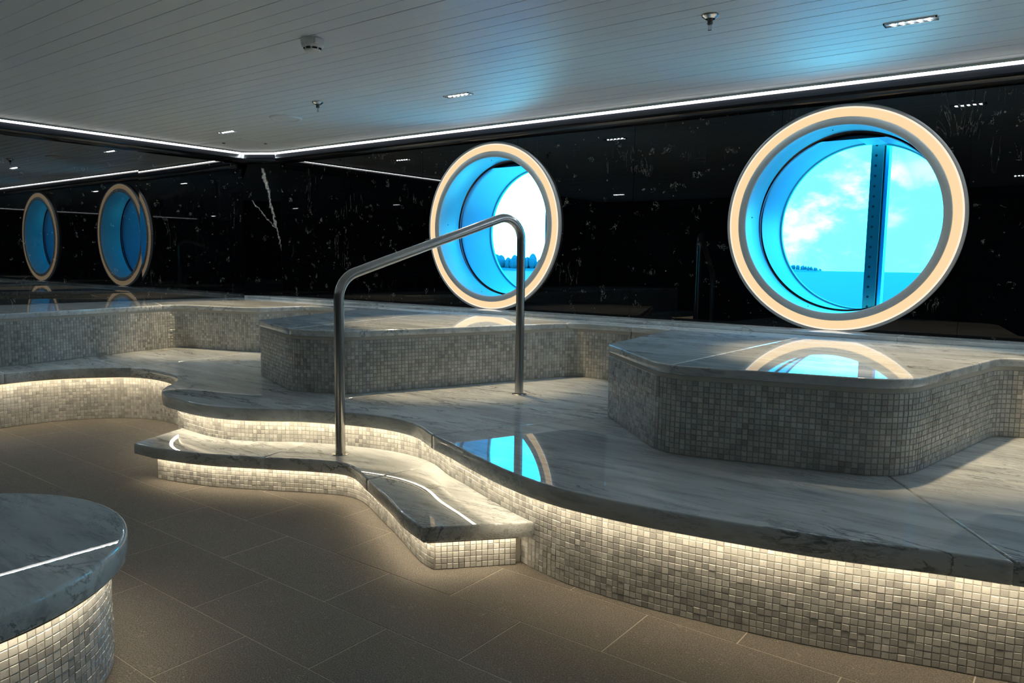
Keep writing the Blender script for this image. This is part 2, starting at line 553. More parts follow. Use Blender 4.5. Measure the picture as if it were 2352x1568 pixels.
# mosaic tile template: outer face towards +y local, 18 triangles
TS = 0.0194; TD = 0.005; TB = 0.0013; PITCH = 0.0210
_h = TS / 2; _b = _h - TB
TV = np.array([(-_h, 0, -_h), (_h, 0, -_h), (_h, 0, _h), (-_h, 0, _h),
               (-_h, TD - TB, -_h), (_h, TD - TB, -_h), (_h, TD - TB, _h), (-_h, TD - TB, _h),
               (-_b, TD, -_b), (_b, TD, -_b), (_b, TD, _b), (-_b, TD, _b)])
TF = [(0, 1, 5, 4), (1, 2, 6, 5), (2, 3, 7, 6), (3, 0, 4, 7), (4, 5, 9, 8), (5, 6, 10, 9), (6, 7, 11, 10), (7, 4, 8, 11), (8, 9, 10, 11)]
TF = [f[::-1] for f in TF]
tile_me = bpy.data.meshes.new('tile')
tile_me.from_pydata([tuple(v) for v in TV], [], TF); tile_me.materials.append(M_TILE)
_bm = bmesh.new(); _bm.from_mesh(tile_me); bmesh.ops.recalc_face_normals(_bm, faces=_bm.faces); _bm.to_mesh(tile_me); _bm.free()
TFN = [tuple(p.vertices) for p in tile_me.polygons]


def mosaic_skin(parent, path, z0, z1, single=300):
    """tiles on the right-hand side of the path, rows from z0 to z1"""
    P = resample(np.array(path), PITCH)
    mid = (P[1:] + P[:-1]) / 2; T = P[1:] - P[:-1]; T /= np.linalg.norm(T, axis=1, keepdims=True)
    N = np.c_[T[:, 1], -T[:, 0]]
    rows = int((z1 - z0) / PITCH + 0.35)
    zoff = z0 + 0.0012
    items = []
    for i in range(len(mid)):
        for r in range(rows):
            z = zoff + (r + 0.5) * PITCH
            hgt = 1.0
            if z + TS / 2 > z1:
                continue
            ang = math.atan2(N[i][1], N[i][0]) - math.pi / 2
            pr = project((mid[i][0], mid[i][1], z)); score = 0
            if pr and -20 < pr[0] < 2372 and -20 < pr[1] < 1588:
                view = np.array([-mid[i][0], -mid[i][1]]); view /= np.linalg.norm(view)
                score = max(0.0, float(view @ N[i])) / pr[2]**2
            items.append((score, mid[i][0], mid[i][1], z, ang))
    order = sorted(range(len(items)), key=lambda k: -items[k][0])
    base = np.array(parent.location)
    sing = [k for k in order[:single] if items[k][0] > 0]
    ss = set(sing)
    def jitter():
        return (rng.normal(0, 0.018), rng.normal(0, 0.012), rng.normal(0, 0.022), abs(rng.normal(0, 0.0008)))
    for k in sing:
        _, x, y, z, a = items[k]
        jx, jy, jz, jd = jitter()
        o = bpy.data.objects.new('tile', tile_me)
        n = (-math.sin(a), math.cos(a))
        o.location = (x + n[0] * jd - base[0], y + n[1] * jd - base[1], z - base[2]); o.rotation_euler = (jx, jy, a + jz)
        link(o, parent)
    rest = [items[k] for k in range(len(items)) if k not in ss]
    if rest:
        V = np.zeros((len(rest) * 12, 3))
        for q, (_, x, y, z, a) in enumerate(rest):
            jx, jy, jz, jd = jitter()
            ca, sa = math.cos(a + jz), math.sin(a + jz)
            v = TV.copy()
            v[:, 1] += v[:, 2] * -jx + jd
            v[:, 2] += v[:, 0] * -jy
            V[q * 12:(q + 1) * 12, 0] = v[:, 0] * ca - v[:, 1] * sa + x - base[0]
            V[q * 12:(q + 1) * 12, 1] = v[:, 0] * sa + v[:, 1] * ca + y - base[1]
            V[q * 12:(q + 1) * 12, 2] = v[:, 2] + z - base[2]
        fa = np.array(TFN)
        Fs = (fa[None] + (np.arange(len(rest)) * 12)[:, None, None]).reshape(-1, 4)
        me = bpy.data.meshes.new('mosaic_tiles'); me.from_pydata(V.tolist(), [], Fs.tolist()); me.materials.append(M_TILE)
        o = link(bpy.data.objects.new('mosaic_tiles', me), parent); o['kind'] = 'stuff'


# ================================================================= ROOM
YW = 4.56; XL = -6.60; XR = 5.9; YF = -2.2; ZC = 2.11; ZP = 0.36; ZS = 0.175; ZB = 0.71
CH1 = (XL, 4.37); CH2 = (-6.26, YW)
W1X, W2X, WZ = -3.636, -1.128, 1.356
W3X, W4X = 1.380, 3.888

# floor ------------------------------------------------------------
LIP = catmull([(-4.75, -2.08), (-5.15, 0.2), (-5.30, 1.2), (-5.33, 1.79), (-5.31, 2.07), (-5.18, 2.30), (-5.05, 2.43), (-4.85, 2.49),
               (-4.63, 2.485), (-4.42, 2.44), (-4.33, 2.39), (-4.22, 2.30), (-4.15, 2.22), (-4.05, 2.14), (-3.92, 2.08), (-3.77, 2.06),
               (-3.50, 2.06), (-3.33, 2.11), (-3.21, 2.18), (-3.04, 2.30), (-2.80, 2.40), (-2.65, 2.44), (-2.51, 2.45), (-2.35, 2.42),
               (-2.16, 2.32), (-2.01, 2.26), (-1.90, 2.21), (-1.66, 2.11), (-1.54, 2.07), (-1.42, 2.04), (-1.30, 2.025), (-1.07, 2.03),
               (-0.90, 2.05), (-0.52, 2.12), (-0.22, 2.21), (-0.065, 2.25), (0.4, 2.42), (1.2, 2.75), (2.2, 2.85), (3.6, 2.7), (5.88, 2.7)], 0.025)
RIS = offset(LIP, 0.085)
RIS = resample(RIS, 0.02)

floor = empty('floor', (0, 0, 0)); tag(floor, kind='structure')
bm = bmesh.new(); box(bm, XL - .05, XR + .05, YF - .05, YW + .1, -0.06, -0.0009)
obj('grout_bed', bm, M_FGROUT, floor)
bm = bmesh.new(); box(bm, -0.2858, 0.2858, -0.1421, 0.1421, -0.010, 0.0, bev=0.0015)
ft = bpy.data.meshes.new('floor_tile'); bm.to_mesh(ft); bm.free(); ft.materials.append(M_FLOOR)
bigpoly = [tuple(p) for p in RIS] + [(XR, YW), (XL, YW), (XL, YF)]
cnt = 0; rest_t = []
for row in range(-14, 10):
    yc = 0.93 + row * 0.2865 + 0.14325
    x0 = -0.725 if row % 2 == 0 else -1.0125
    for k in range(-9, 13):
        xc = x0 + 0.2875 + k * 0.575
        if xc < XL + .28 or xc > XR - .28 or yc < YF + .14 or yc > 2.95: continue
        if all(inpoly((xc + dx, yc + dy), bigpoly) for dx in (-.29, 0, .29) for dy in (-.145, .145)): continue
        vis = any((q := project((xc + dx, yc + dy, 0))) is not None and -5 < q[0] < 2357 and q[1] < 1573 for dx in (-.28, 0, .28) for dy in (-.14, .14))
        if vis:
            o = bpy.data.objects.new('floor_tile', ft); o.location = (xc, yc, rng.normal(0, 0.0003)); link(o, floor); cnt += 1
        else: rest_t.append((xc, yc))
bm = bmesh.new()
for x, y in rest_t: box(bm, x - 0.2858, x + 0.2858, y - 0.1421, y + 0.1421, -0.010, 0.0)
tag(obj('floor_tiles', bm, M_FLOOR, floor), kind='stuff')

# ceiling ----------------------------------------------------------
ceil = empty('ceiling', (0, 0, ZC)); tag(ceil, kind='structure')
bm = bmesh.new(); box(bm, XL - .2, XR + .2, YF - .2, YW + .3, ZC + .0048, ZC + .10)
obj('backing_sheet', bm, M_CBACK, ceil)
PY = 0.0915
bm = bmesh.new(); box(bm, XL + .005, XR - .005, -PY / 2 + .0014, PY / 2 - .0014, 0, 0.0045, bev=0.0016)
pm = bpy.data.meshes.new('ceiling_plank'); bm.to_mesh(pm); bm.free(); pm.materials.append(M_CEIL)
k = 0
y = 2.739 + PY / 2
while y + PY < YW: y += PY
while y - PY / 2 > YF:
    o = bpy.data.objects.new('ceiling_plank', pm); o.location = (0, y, rng.normal(0, 0.0004)); link(o, ceil)
    y -= PY
# access panel in the far corner
bm = bmesh.new(); box(bm, -6.46, -5.80, 3.845, 4.47, ZC - .0035, ZC + .002, bev=0.001)
ap = obj('access_panel', bm, M_CEIL, ceil)
for ax, ay in ((-6.16, 3.90), (-5.86, 4.12)):
    bm = bmesh.new(); lathe(bm, [(0, -.004), (.012, -.004), (.012, 0)], (ax, ay, ZC - .0035), 12); obj('latch', bm, M_DARK, ap)

# walls ------------------------------------------------------------
def wall_panels(parent, a, b, x0, x1, z0, z1, mat, holes=(), face=-1):
    """front strip panels of a wall parallel to x at y=a.. with round holes (cx, cz, r)"""
    bm = bmesh.new()
    x0 += .0012; x1 -= .0012
    xs = [x0]
    n = max(1, int((x1 - x0) / 0.02)) if any(abs((x0 + x1) / 2 - h[0]) < h[2] + (x1 - x0) / 2 for h in holes) else 1
    xs = np.linspace(x0, x1, n + 1)
    def cut(x):
        for cx, cz, r in holes:
            if abs(x - cx) < r: return cz, math.sqrt(r * r - (x - cx)**2)
        return 1.356, 0.0
    for u, v in zip(xs[:-1], xs[1:]):
        zu, hu = cut(u); zv, hv = cut(v)
        for s in (-1, 1):
            e = z0 if s < 0 else z1
            p = [(u, a, e), (v, a, e), (v, a, zv + s * hv), (u, a, zu + s * hu)]
            bm.faces.new([bm.verts.new(q) for q in p])
    for x in (x0, x1):
        zc_, h_ = cut(x)
        for za, zb_ in ((z0, zc_ - h_), (zc_ + h_, z1)):
            bm.faces.new([bm.verts.new(q) for q in ((x, a, za), (x, a, zb_), (x, b, zb_), (x, b, za))])
    bmesh.ops.remove_doubles(bm, verts=bm.verts, dist=1e-5)
    bmesh.ops.recalc_face_normals(bm, faces=bm.faces)
    for f in bm.faces:
        if abs(f.normal.y) > .5 and f.normal.y > 0: f.normal_flip()
    return obj('wall_panel', bm, mat, parent)


HOLES = tuple((q, WZ, 0.60) for q in (W1X, W2X, W3X, W4X))
wb = empty('wall_back', (0, YW, 0)); tag(wb, kind='structure')
xs = [-6.26, -5.33, -4.365, -3.40, -2.434, -1.47, -0.503, 0.46, 1.43, 2.39, 3.36, 4.32, 5.1, 5.9]
for a, b in zip(xs[:-1], xs[1:]):
    wall_panels(wb, YW, YW + .012, a, b, 0.0, 2.10, M_WALL, HOLES)
back = wall_panels(wb, YW + .013, YW + .05, XL - .1, XR + .1, -0.02, 2.30, M_DARK, tuple((q, WZ, 0.545) for q in (W1X, W2X, W3X, W4X)))
back.name = 'wall_core'

wl = empty('wall_left', (XL, 0, 0)); tag(wl, kind='structure')
bm = bmesh.new(); box(bm, XL - .12, XL - .03, YF - .1, YW + .2, 0, 2.3); obj('wall_core', bm, M_DARK, wl)
ys = [-2.2, -1.7, -0.69, 0.33, 1.33, 2.335, 3.355, 4.37]
for i, (a, b) in enumerate(zip(ys[:-1], ys[1:])):
    bm = bmesh.new(); box(bm, -0.006, 0.006, -(b - a) / 2 + .0012, (b - a) / 2 - .0012, -1.05, 1.05)
    me = bpy.data.meshes.new('wall_panel'); bm.to_mesh(me); bm.free(); me.materials.append(M_WALL_L)
    o = bpy.data.objects.new('wall_panel', me); o.location = (-0.018, (a + b) / 2, 1.05)
    o.rotation_euler = (0, 0, -0.010 if i < 6 else -0.025)
    link(o, wl)
wc = empty('wall_corner', (XL, 4.37, 0)); tag(wc, kind='structure')
bm = bmesh.new()
for z0_, z1_ in ((0, 1.757), (1.760, 2.10)):
    vs = [bm.verts.new(q) for q in ((CH1[0], CH1[1], z0_), (CH2[0], CH2[1], z0_), (CH2[0], CH2[1], z1_), (CH1[0], CH1[1], z1_))]
    f = bm.faces.new(vs[::-1])
bmesh.ops.solidify(bm, geom=bm.faces[:], thickness=-0.01)
obj('wall_panel', bm, M_WALL_C, wc)
bm = bmesh.new(); box(bm, XR, XR + .1, YF - .1, YW + .2, 0, 2.3); wr = obj('wall_right', bm, M_DARK); tag(wr, kind='structure')
bm = bmesh.new(); box(bm, XL - .1, XR + .1, YF - .1, YF, 0, 2.3); wf = obj('wall_front', bm, M_DARK); tag(wf, kind='structure')

# cornice and cove strip ---------------------------------------------
loop = [(XL, YF), CH1, CH2, (XR, YW), (XR, YF)]
prof = [(0, 2.004)] + [(0.012 + 0.056 * math.sin(a), 2.004 + 0.045 * (1 - math.cos(a))) for a in np.linspace(0, math.pi / 2, 9)] + [(0.068, 2.084), (0, 2.084)]
bm = bmesh.new(); sweep(bm, loop, prof, closed=True); bmesh.ops.recalc_face_normals(bm, faces=bm.faces)
o = obj('trim_1', bm, M_BLACK, smooth=False); tag(o, kind='structure')
lit = [(XL, -0.45), CH1, CH2, (XR, YW), (XR, -1.28)]
bm = bmesh.new(); sweep(bm, lit, [(0.0700, 2.0970), (0.0860, 2.0970)])
bmesh.ops.recalc_face_normals(bm, faces=bm.faces)
for f in bm.faces:
    if f.normal.z > 0: f.normal_flip()
cove = empty('cove_light', (0, 0, 2.09))
obj('light_strip', bm, M_COVE, cove)
bm = bmesh.new(); sweep(bm, lit, [(0.0670, 2.0845), (0.0690, 2.0965)])
obj('lens', bm, M_COVE_LENS, cove)
bm = bmesh.new(); sweep(bm, lit, [(0.0665, 2.1085), (0.0665, 2.0972), (0.0870, 2.0972), (0.0880, 2.0985), (0.0880, 2.1085)])
obj('channel', bm, M_RIM, cove)
o = cove; tag(o, 'thin continuous white light line running between ceiling and black cornice', 'light strip')
bm = bmesh.new(); sweep(bm, loop, [(0.0, 2.085), (0.050, 2.085), (0.050, 2.112)], closed=True)
o = obj('trim_2', bm, M_DARK); tag(o, kind='structure')

# windows ------------------------------------------------------------
def ring(bm, cx, cz, prof, n=128, zfun=None):
    rows = []
    for r, yy in prof:
        row = []
        for i in range(n):
            a = 2 * math.pi * i / n
            x = cx + r * math.cos(a); z = cz + r * math.sin(a)
            if zfun: z = zfun(z, yy)
            row.append(bm.verts.new((x, yy, z)))
        rows.append(row)
    for A, B in zip(rows[:-1], rows[1:]):
        for i in range(n):
            j = (i + 1) % n; f = bm.faces.new((A[i], A[j], B[j], B[i])); f.smooth = True


def window(name, cx):
    w_ = empty(name, (cx, YW, WZ)); tag(w_, kind='structure')
    Y0 = 4.535
    bm = bmesh.new(); ring(bm, cx, WZ, [(0.600, YW + .004), (0.639, YW - .001), (0.639, Y0 + .004), (0.635, Y0), (0.6235, Y0), (0.6225, Y0 + .006)]); obj('outer_rim', bm, M_RIM_O, w_)
    bm = bmesh.new(); ring(bm, cx, WZ, [(0.6225, Y0 + .002), (0.613, Y0 - .001)]); obj('diffuser_edge', bm, M_RING_HI, w_)
    bm = bmesh.new(); ring(bm, cx, WZ, [(0.613, Y0 - .001), (0.60, Y0 + .001), (0.585, Y0 + .001), (0.5685, Y0)]); obj('light_ring', bm, M_RING, w_)
    bm = bmesh.new(); ring(bm, cx, WZ, [(0.5685, Y0 + .006), (0.5680, Y0 - .003), (0.563, Y0 - .006), (0.529, Y0 - .006), (0.525, Y0 - .002), (0.5245, Y0 + .01)]); obj('inner_rim', bm, M_RIM, w_)
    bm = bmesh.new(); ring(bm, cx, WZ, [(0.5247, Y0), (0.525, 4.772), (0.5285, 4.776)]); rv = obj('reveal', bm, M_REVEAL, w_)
    for a, yy in ((1.72, 4.64), (3.08, 4.64), (3.1, 4.92), (0.9, 4.64), (4.4, 4.64)):
        bm = bmesh.new(); bmesh.ops.create_uvsphere(bm, u_segments=8, v_segments=5, radius=.0035)
        bmesh.ops.translate(bm, verts=bm.verts, vec=(cx + .5235 * math.cos(a), yy, WZ + .5235 * math.sin(a))); obj('screw', bm, M_DARK, rv)
    bm = bmesh.new(); ring(bm, cx, WZ, [(0.5285, 4.770), (0.548, 4.771), (0.548, 4.792), (0.515, 4.800)], zfun=None); obj('gasket', bm, M_BLACK, w_)
    zc2 = WZ - 0.012
    cap = zc2 + 0.521 * math.cos(math.radians(19.5))
    bm = bmesh.new()
    ring(bm, cx, zc2, [(0.526, 4.786), (0.521, 4.790), (0.521, 4.84), (0.521, 4.95), (0.522, 5.20)], zfun=lambda z, yy: min(z, cap + .012 * 0) if yy < 4.80 else z)
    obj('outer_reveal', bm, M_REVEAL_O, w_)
    bm = bmesh.new(); ring(bm, cx, zc2, [(0.522, 5.185), (0.5135, 5.187), (0.5135, 5.215), (0.56, 5.215), (0.56, 4.60)]); obj('glass_seal', bm, M_SEAL, w_)
    bm = bmesh.new(); c = bm.verts.new((cx, 5.205, zc2)); vs = [bm.verts.new((cx + .5175 * math.cos(2 * math.pi * i / 96), 5.205, zc2 + .5175 * math.sin(2 * math.pi * i / 96))) for i in range(96)]
    for i in range(96): bm.faces.new((c, vs[i], vs[(i + 1) % 96]))
    obj('pane', bm, M_GLASS, w_)
    bm = bmesh.new(); box(bm, cx + .000, cx + .074, 5.275, 5.34, .72, 1.99, bev=.002); mu = obj('mullion', bm, M_MULL, w_)
    bm = bmesh.new(); box(bm, cx + .074, cx + .084, 5.282, 5.34, .72, 1.99); obj('mullion_gap', bm, M_DARK, mu)
    bm = bmesh.new(); box(bm, cx + .084, cx + .104, 5.285, 5.36, .72, 1.99); obj('mullion_flange', bm, M_MULL_L, mu)
    bm = bmesh.new(); lathe(bm, [(0, -.003), (.004, -.003), (.0075, -.001), (.0075, .001)], (0, 0, 0), 12, 'y'); sm = bpy.data.meshes.new('screw'); bm.to_mesh(sm); bm.free(); sm.materials.append(M_DARK)
    for i in range(19):
        o = bpy.data.objects.new('screw', sm); o.location = (.030, 5.275 - YW, .775 + .064 * i - WZ); link(o, mu)
    bm = bmesh.new(); box(bm, cx - .005, cx + .11, 4.87, 5.18, zc2 + .508, zc2 + .514, bev=.001); obj('bracket', bm, M_REVEAL, w_)
    return w_


window('window_1', W1X)
window('window_2', W2X)
window('window_3', W3X)  # this and the next: unseen, continue the row, added for blue light from the right
window('window_4', W4X)
for o in list(S.objects):
    if o.name.startswith('mullion') or (o.parent and o.parent.name.startswith('mullion')): pass

# sea and islands ------------------------------------------------------
bm = bmesh.new()
vs = [bm.verts.new(q) for q in ((-3400, 40, -15), (1500, 40, -15), (1500, 2350, -15), (-3400, 2350, -15))]
bm.faces.new(vs); o = obj('sea', bm, M_SEA); tag(o, kind='structure')


def island(name, label, ax0, ax1, dist, hfun, n):
    root = empty(name, (0, 0, -15)); tag(root, label, 'island')
    bm = bmesh.new()
    pts = []
    for i in range(41):
        r = ax0 + (ax1 - ax0) * i / 40
        d = np.array([r, 1.0]); d /= np.linalg.norm(d)
        pts.append((d * dist, d * (dist + 90)))
    rows = []
    for i, (p, q) in enumerate(pts):
        e = min(1, i / 4, (40 - i) / 4); mid = (p + q) / 2
        rows.append([bm.verts.new((p[0], p[1], -15)), bm.verts.new((p[0] * .7 + mid[0] * .3, p[1] * .7 + mid[1] * .3, -14 + 2 * e)), bm.verts.new((mid[0], mid[1], -13 + 4 * e)), bm.verts.new((q[0], q[1], -15))])
    for A, B in zip(rows[:-1], rows[1:]):
        for k in range(3): bm.faces.new((A[k], A[k + 1], B[k + 1], B[k]))
    obj('shore', bm, M_ISLE, root)
    bm = bmesh.new()
    for i in range(n):
        u = random.random(); r = ax0 + (ax1 - ax0) * (0.02 + .96 * u)
        d = np.array([r, 1.0]); d /= np.linalg.norm(d); dd = dist + 15 + random.random() * 55
        h = hfun(u) * (0.75 + .35 * random.random())
        m = Matrix.Translation((d[0] * dd, d[1] * dd, -13 + h * .5)) @ Matrix.Diagonal((h * .26, h * .26, h * .5, 1)) @ Matrix.Rotation(random.random() * 6, 4, 'Z')
        bmesh.ops.create_icosphere(bm, subdivisions=2, radius=1.0, matrix=m)
    tag(obj('treetops', bm, M_ISLE, root), kind='stuff')


island('wooded_island', 'hazy tree-covered shore seen through the left round window', -0.86, -0.655, 1420, lambda u: 20 + 9 * math.sin(30 * u + 1.1) * math.sin(67 * u), 260)
island('wooded_island', 'small dark headland on the horizon in the right round window', -0.33, -0.262, 2050, lambda u: 17 * (1 - u)**.5 + 3, 70)

# ================================================================= PLATFORM
plat = empty('platform', (-2.0, 3.2, 0)); tag(plat, 'long low marble-topped platform with wavy light-lined front edge and mosaic riser', 'platform')
back_line = [(XR - .02, YW - .03), (XL + .05, YW - .25), (XL + .05, YF + .02)]
body = [tuple(p) for p in offset(RIS, -0.0030)] + [(XR - .01, 3.9), (XR - .01, YW - .01), (CH2[0], YW - .012), (XL + .02, 4.35), (XL + .02, YF + .10)]
bm = bmesh.new(); prism(bm, body, 0, ZP - .0655); obj('base', bm, M_GROUT, plat)


def near_i(P, p): return int(np.argmin(np.hypot(P[:, 0] - p[0], P[:, 1] - p[1])))


def slabs(parent, lip, cuts, backs, z0, z1, mat, bev=0.008, g=0.0006):
    """cuts: lip points at which pieces meet, with the matching back points; backs[i]: extra back corners of piece i (from its end to its start)"""
    idx = [0] + [near_i(lip, c[0]) for c in cuts] + [len(lip) - 1]
    bp = [backs['start']] + [c[1] for c in cuts] + [backs['end']]
    for i in range(len(idx) - 1):
        seg = lip[idx[i]:idx[i + 1] + 1].copy()
        if len(seg) > 3:
            t0 = seg[1] - seg[0]; seg[0] += t0 / np.linalg.norm(t0) * g; t1 = seg[-1] - seg[-2]; seg[-1] -= t1 / np.linalg.norm(t1) * g
        a, b = np.array(bp[i + 1], float), np.array(bp[i], float)
        d = (b - a); d /= max(np.linalg.norm(d), 1e-6)
        poly = [tuple(p) for p in seg] + [tuple(a + d * g)] + list(backs.get(i, [])) + [tuple(b - d * g)]
        bm = bmesh.new(); prism(bm, poly, z0, z1, bev); obj('marble_slab', bm, mat, parent)


LIPd = resample(LIP, 0.02)
slabs(plat, LIPd, [((-5.316, 1.81), (-6.2, 1.9)), ((-5.0, 2.41), (-5.2, 3.7)), ((-3.057, 2.314), (-3.12, 3.0)), ((-2.168, 2.325), (-1.75, 3.2)), ((-0.079, 2.238), (-0.62, 3.1)), ((1.6, 2.82), (1.6, 4.4))],
      {'start': (XL + .03, YF + .12), 'end': (XR - .02, 4.4), 1: [(-6.25, 3.5)], 2: [(-3.1, 4.3), (-5.15, 4.3)], 3: [(-1.75, 3.4), (-3.10, 3.4)][:0], 4: [(-0.62, 3.3), (-1.75, 3.3)][:0], 5: [(-0.2, 4.4)]},
      ZP - .065, ZP, M_MARBLE)
# rear slabs between the benches
for poly in ([(-3.112, 3.003), (-1.752, 3.203), (-0.622, 3.103), (-0.10, 4.3), (-0.6, 4.3), (-3.09, 4.3)], [(-0.618, 3.105), (1.598, 4.0), (1.598, 4.3), (-0.097, 4.3)]):
    pass

# ---- rear filler slabs are cut as clean quads
for poly in ([(-3.1195, 3.0015), (-1.7515, 3.2015), (-1.7515, 4.3), (-3.105, 4.3)], [(-1.7490, 3.2015), (-0.6215, 3.1015), (-0.2, 4.3), (-1.7490, 4.3)]):
    bm = bmesh.new(); prism(bm, poly, ZP - .065, ZP, 0.002); obj('marble_slab', bm, M_MARBLE, plat)
mosaic_skin(plat, RIS, 0.0, ZP - .066, 300)
# strip of light under the lip
def led(parent, ris, z, d0=0.038, d1=0.054):
    bm = bmesh.new(); sweep(bm, ris, [(d1 + .004, z), (d1 + .004, z - .006), (d1, z - .006)])
    h = obj('light_channel', bm, M_STEEL, parent)
    bm = bmesh.new(); sweep(bm, ris, [(d0, z - .003), (d1, z - .003)])
    bmesh.ops.recalc_face_normals(bm, faces=bm.faces)
    for f in bm.faces:
        if f.normal.z > 0: f.normal_flip()
    return obj('light_strip', bm, M_LED, parent)


led(plat, resample(RIS, 0.06), ZP - .0655)

# ================================================================= STEP
SLIP = catmull([(-3.71, 1.81), (-3.545, 1.83), (-3.27, 1.91), (-2.98, 2.06), (-2.77, 2.175), (-2.64, 2.225), (-2.54, 2.21), (-2.35, 2.12), (-2.10, 2.0), (-1.91, 1.90), (-1.763, 1.845)], 0.025)
step = empty('step', (-2.6, 2.2, 0)); tag(step, 'low curved marble step in front of the platform with the handrail foot on it', 'step')
ia, ib = near_i(RIS, (-3.84, 2.15)), near_i(RIS, (-1.50, 2.13))
inner = RIS[ia:ib + 1] + normals(RIS)[ia:ib + 1] * 0.007
c1, c2 = (-2.98, 2.06), (-2.35, 2.12)
i1, i2 = near_i(inner, (-3.08, 2.38)), near_i(inner, (-2.28, 2.48))
j1, j2 = near_i(SLIP, c1), near_i(SLIP, c2)
for (a, b, u, v) in ((0, j1, 0, i1), (j1, j2, i1, i2), (j2, len(SLIP) - 1, i2, len(inner) - 1)):
    sg = SLIP[a:b + 1].copy(); inn = inner[u:v + 1].copy()
    if a > 0: sg[0] += (sg[1] - sg[0]) * .03; inn[0] += (inn[1] - inn[0]) * .03
    if b < len(SLIP) - 1: sg[-1] -= (sg[-1] - sg[-2]) * .03; inn[-1] -= (inn[-1] - inn[-2]) * .03
    poly = [tuple(p) for p in sg] + [tuple(p) for p in inn[::-1]]
    bm = bmesh.new(); prism(bm, poly, ZS - .055, ZS, 0.007); obj('marble_slab', bm, M_MARBLE, step)
so = offset(SLIP, 0.055)
k0 = near_i(so, (-3.585, 1.88))
so = so[k0:]
end_c = np.array([-1.772, 1.912])
so = np.array([p for p in so if p[0] < -1.80])
srise = np.vstack([[(-3.66, 2.14)], [(-3.60, 1.872)], so, [end_c], [(-1.575, 2.135)]])
inner2 = RIS[near_i(RIS, (-3.66, 2.14)):near_i(RIS, (-1.575, 2.14)) + 1] + normals(RIS)[near_i(RIS, (-3.66, 2.14)):near_i(RIS, (-1.575, 2.14)) + 1] * 0.007
bodyp = [tuple(p) for p in offset(srise[1:-1], -0.003)] + [tuple(p) for p in inner2[::-1]]
bm = bmesh.new(); prism(bm, bodyp, 0, ZS - .0555); obj('base', bm, M_GROUT, step)
mosaic_skin(step, srise[1:], 0.0, ZS - .056, 300)
led(step, resample(srise[1:], .05), ZS - .0555, 0.026, 0.038)

# ================================================================= BENCHES
def bench(label, pts, cuts, backs, singles, poly_back):
    P = fillet(pts); lip = resample(P, 0.025)
    root = empty('bench', (float(P[:, 0].mean()), float(P[:, 1].mean()), ZP))
    tag(root, label, 'bench', 'mosaic heated benches along the black wall')
    ris = offset(lip, 0.010)
    bm = bmesh.new(); prism(bm, [tuple(p) for p in offset(lip, .0072)] + poly_back, ZP + .0005, ZB - .0365); obj('base', bm, M_GROUT, root)
    slabs(root, lip, cuts, backs, ZB - .036, ZB, M_MARBLE_B, bev=0.007)
    mosaic_skin(root, ris, ZP + .001, ZB - .037, singles)
    return root


YB = YW - .012
bench('far left mosaic bench turning the dark corner, warm light pool on its top',
      [(-5.15, -2.15), (-5.60, 1.3, .6), (-5.66, 2.0, .6), (-5.93, 3.28, .15), (-5.17, 3.50, .13), (-5.08, 3.99, .14), (-4.80, 3.985)],
      [((-5.63, 1.6), (XL + .012, 1.6)), ((-5.90, 3.16), (XL + .012, 3.4)), ((-5.08, 3.9), (-5.2, YB))],
      {'start': (XL + .012, -2.15), 'end': (-4.803, YB), 2: [(-6.25, YB), (XL + .012, 4.36)]}, 0,
      [(-4.80, YB - .01), (-6.25, YB - .01), (XL + .02, 4.35), (XL + .02, -2.15)])
bench('middle mosaic bench with faceted marble top below the left round window',
      [(-4.797, 3.985), (-4.50, 3.975, .08), (-4.13, 2.82, .07), (-3.46, 2.575, .25), (-3.17, 2.73, .12), (-2.60, 4.135, .12), (-2.203, 4.145)],
      [((-3.52, 2.60), (-3.9, YB)), ((-2.62, 4.08), (-2.7, YB))],
      {'start': (-4.797, YB), 'end': (-2.203, YB)}, 0,
      [(-2.203, YB - .01), (-4.797, YB - .01)])
bench('nearest mosaic bench, its marble top mirroring the right round window',
      [(-2.197, 4.145), (-1.925, 4.14, .07), (-1.80, 3.16, .05), (-1.27, 2.66, .22), (-0.45, 2.865, .26), (-0.26, 3.90, .12), (0.1, 4.03, .2), (1.2, 4.05)],
      [((-1.235, 2.69), (-1.20, YB))],
      {'start': (-2.197, YB), 'end': (1.2, YB)}, 300,
      [(1.2, YB - .01), (-2.197, YB - .01)])
bench('right end mosaic bench running out of view beside the black wall',
      [(1.203, 4.05), (2.3, 4.05, .1), (2.5, 3.2, .2), (3.6, 3.1, .2), (3.9, 4.0, .2), (5.88, 4.0)],
      [((2.5, 3.3), (2.4, YB))], {'start': (1.203, YB), 'end': (5.88, YB)}, 0, [(5.88, YB - .01), (1.203, YB - .01)])

# ledge along the wall foot
led_root = empty('trim_3', (0, YW, ZB)); tag(led_root, kind='structure')
LX = [-6.38, -6.17, -4.9, -3.3, -2.05, -0.75, 0.8, 2.4, 4.1, 5.88]
for i, (a, b) in enumerate(zip(LX[:-1], LX[1:])):
    bm = bmesh.new()
    if i == 0: prism(bm, [(-6.56, 4.335), (-6.17, 4.36), (-6.17, 4.545), (-6.262, 4.552), (-6.575, 4.375)], ZB + .0005, ZB + .022, 0.003)
    else: box(bm, a + .0008, b - .0008, 4.36, YW - .002, ZB + .0005, ZB + .022, bev=.002)
    obj('ledge_piece', bm, M_MARBLE, led_root)

# ================================================================= PEDESTAL
PC = (-2.275, 0.482); PR = 0.54
ped = empty('round_pedestal', (PC[0], PC[1], 0)); tag(ped, 'round marble-topped mosaic pedestal lit under its rim, in the left foreground', 'pedestal')
ang = np.linspace(0, 2 * math.pi, 121)
ris_c = np.c_[PC[0] + (PR - .05) * np.cos(-ang), PC[1] + (PR - .05) * np.sin(-ang)]
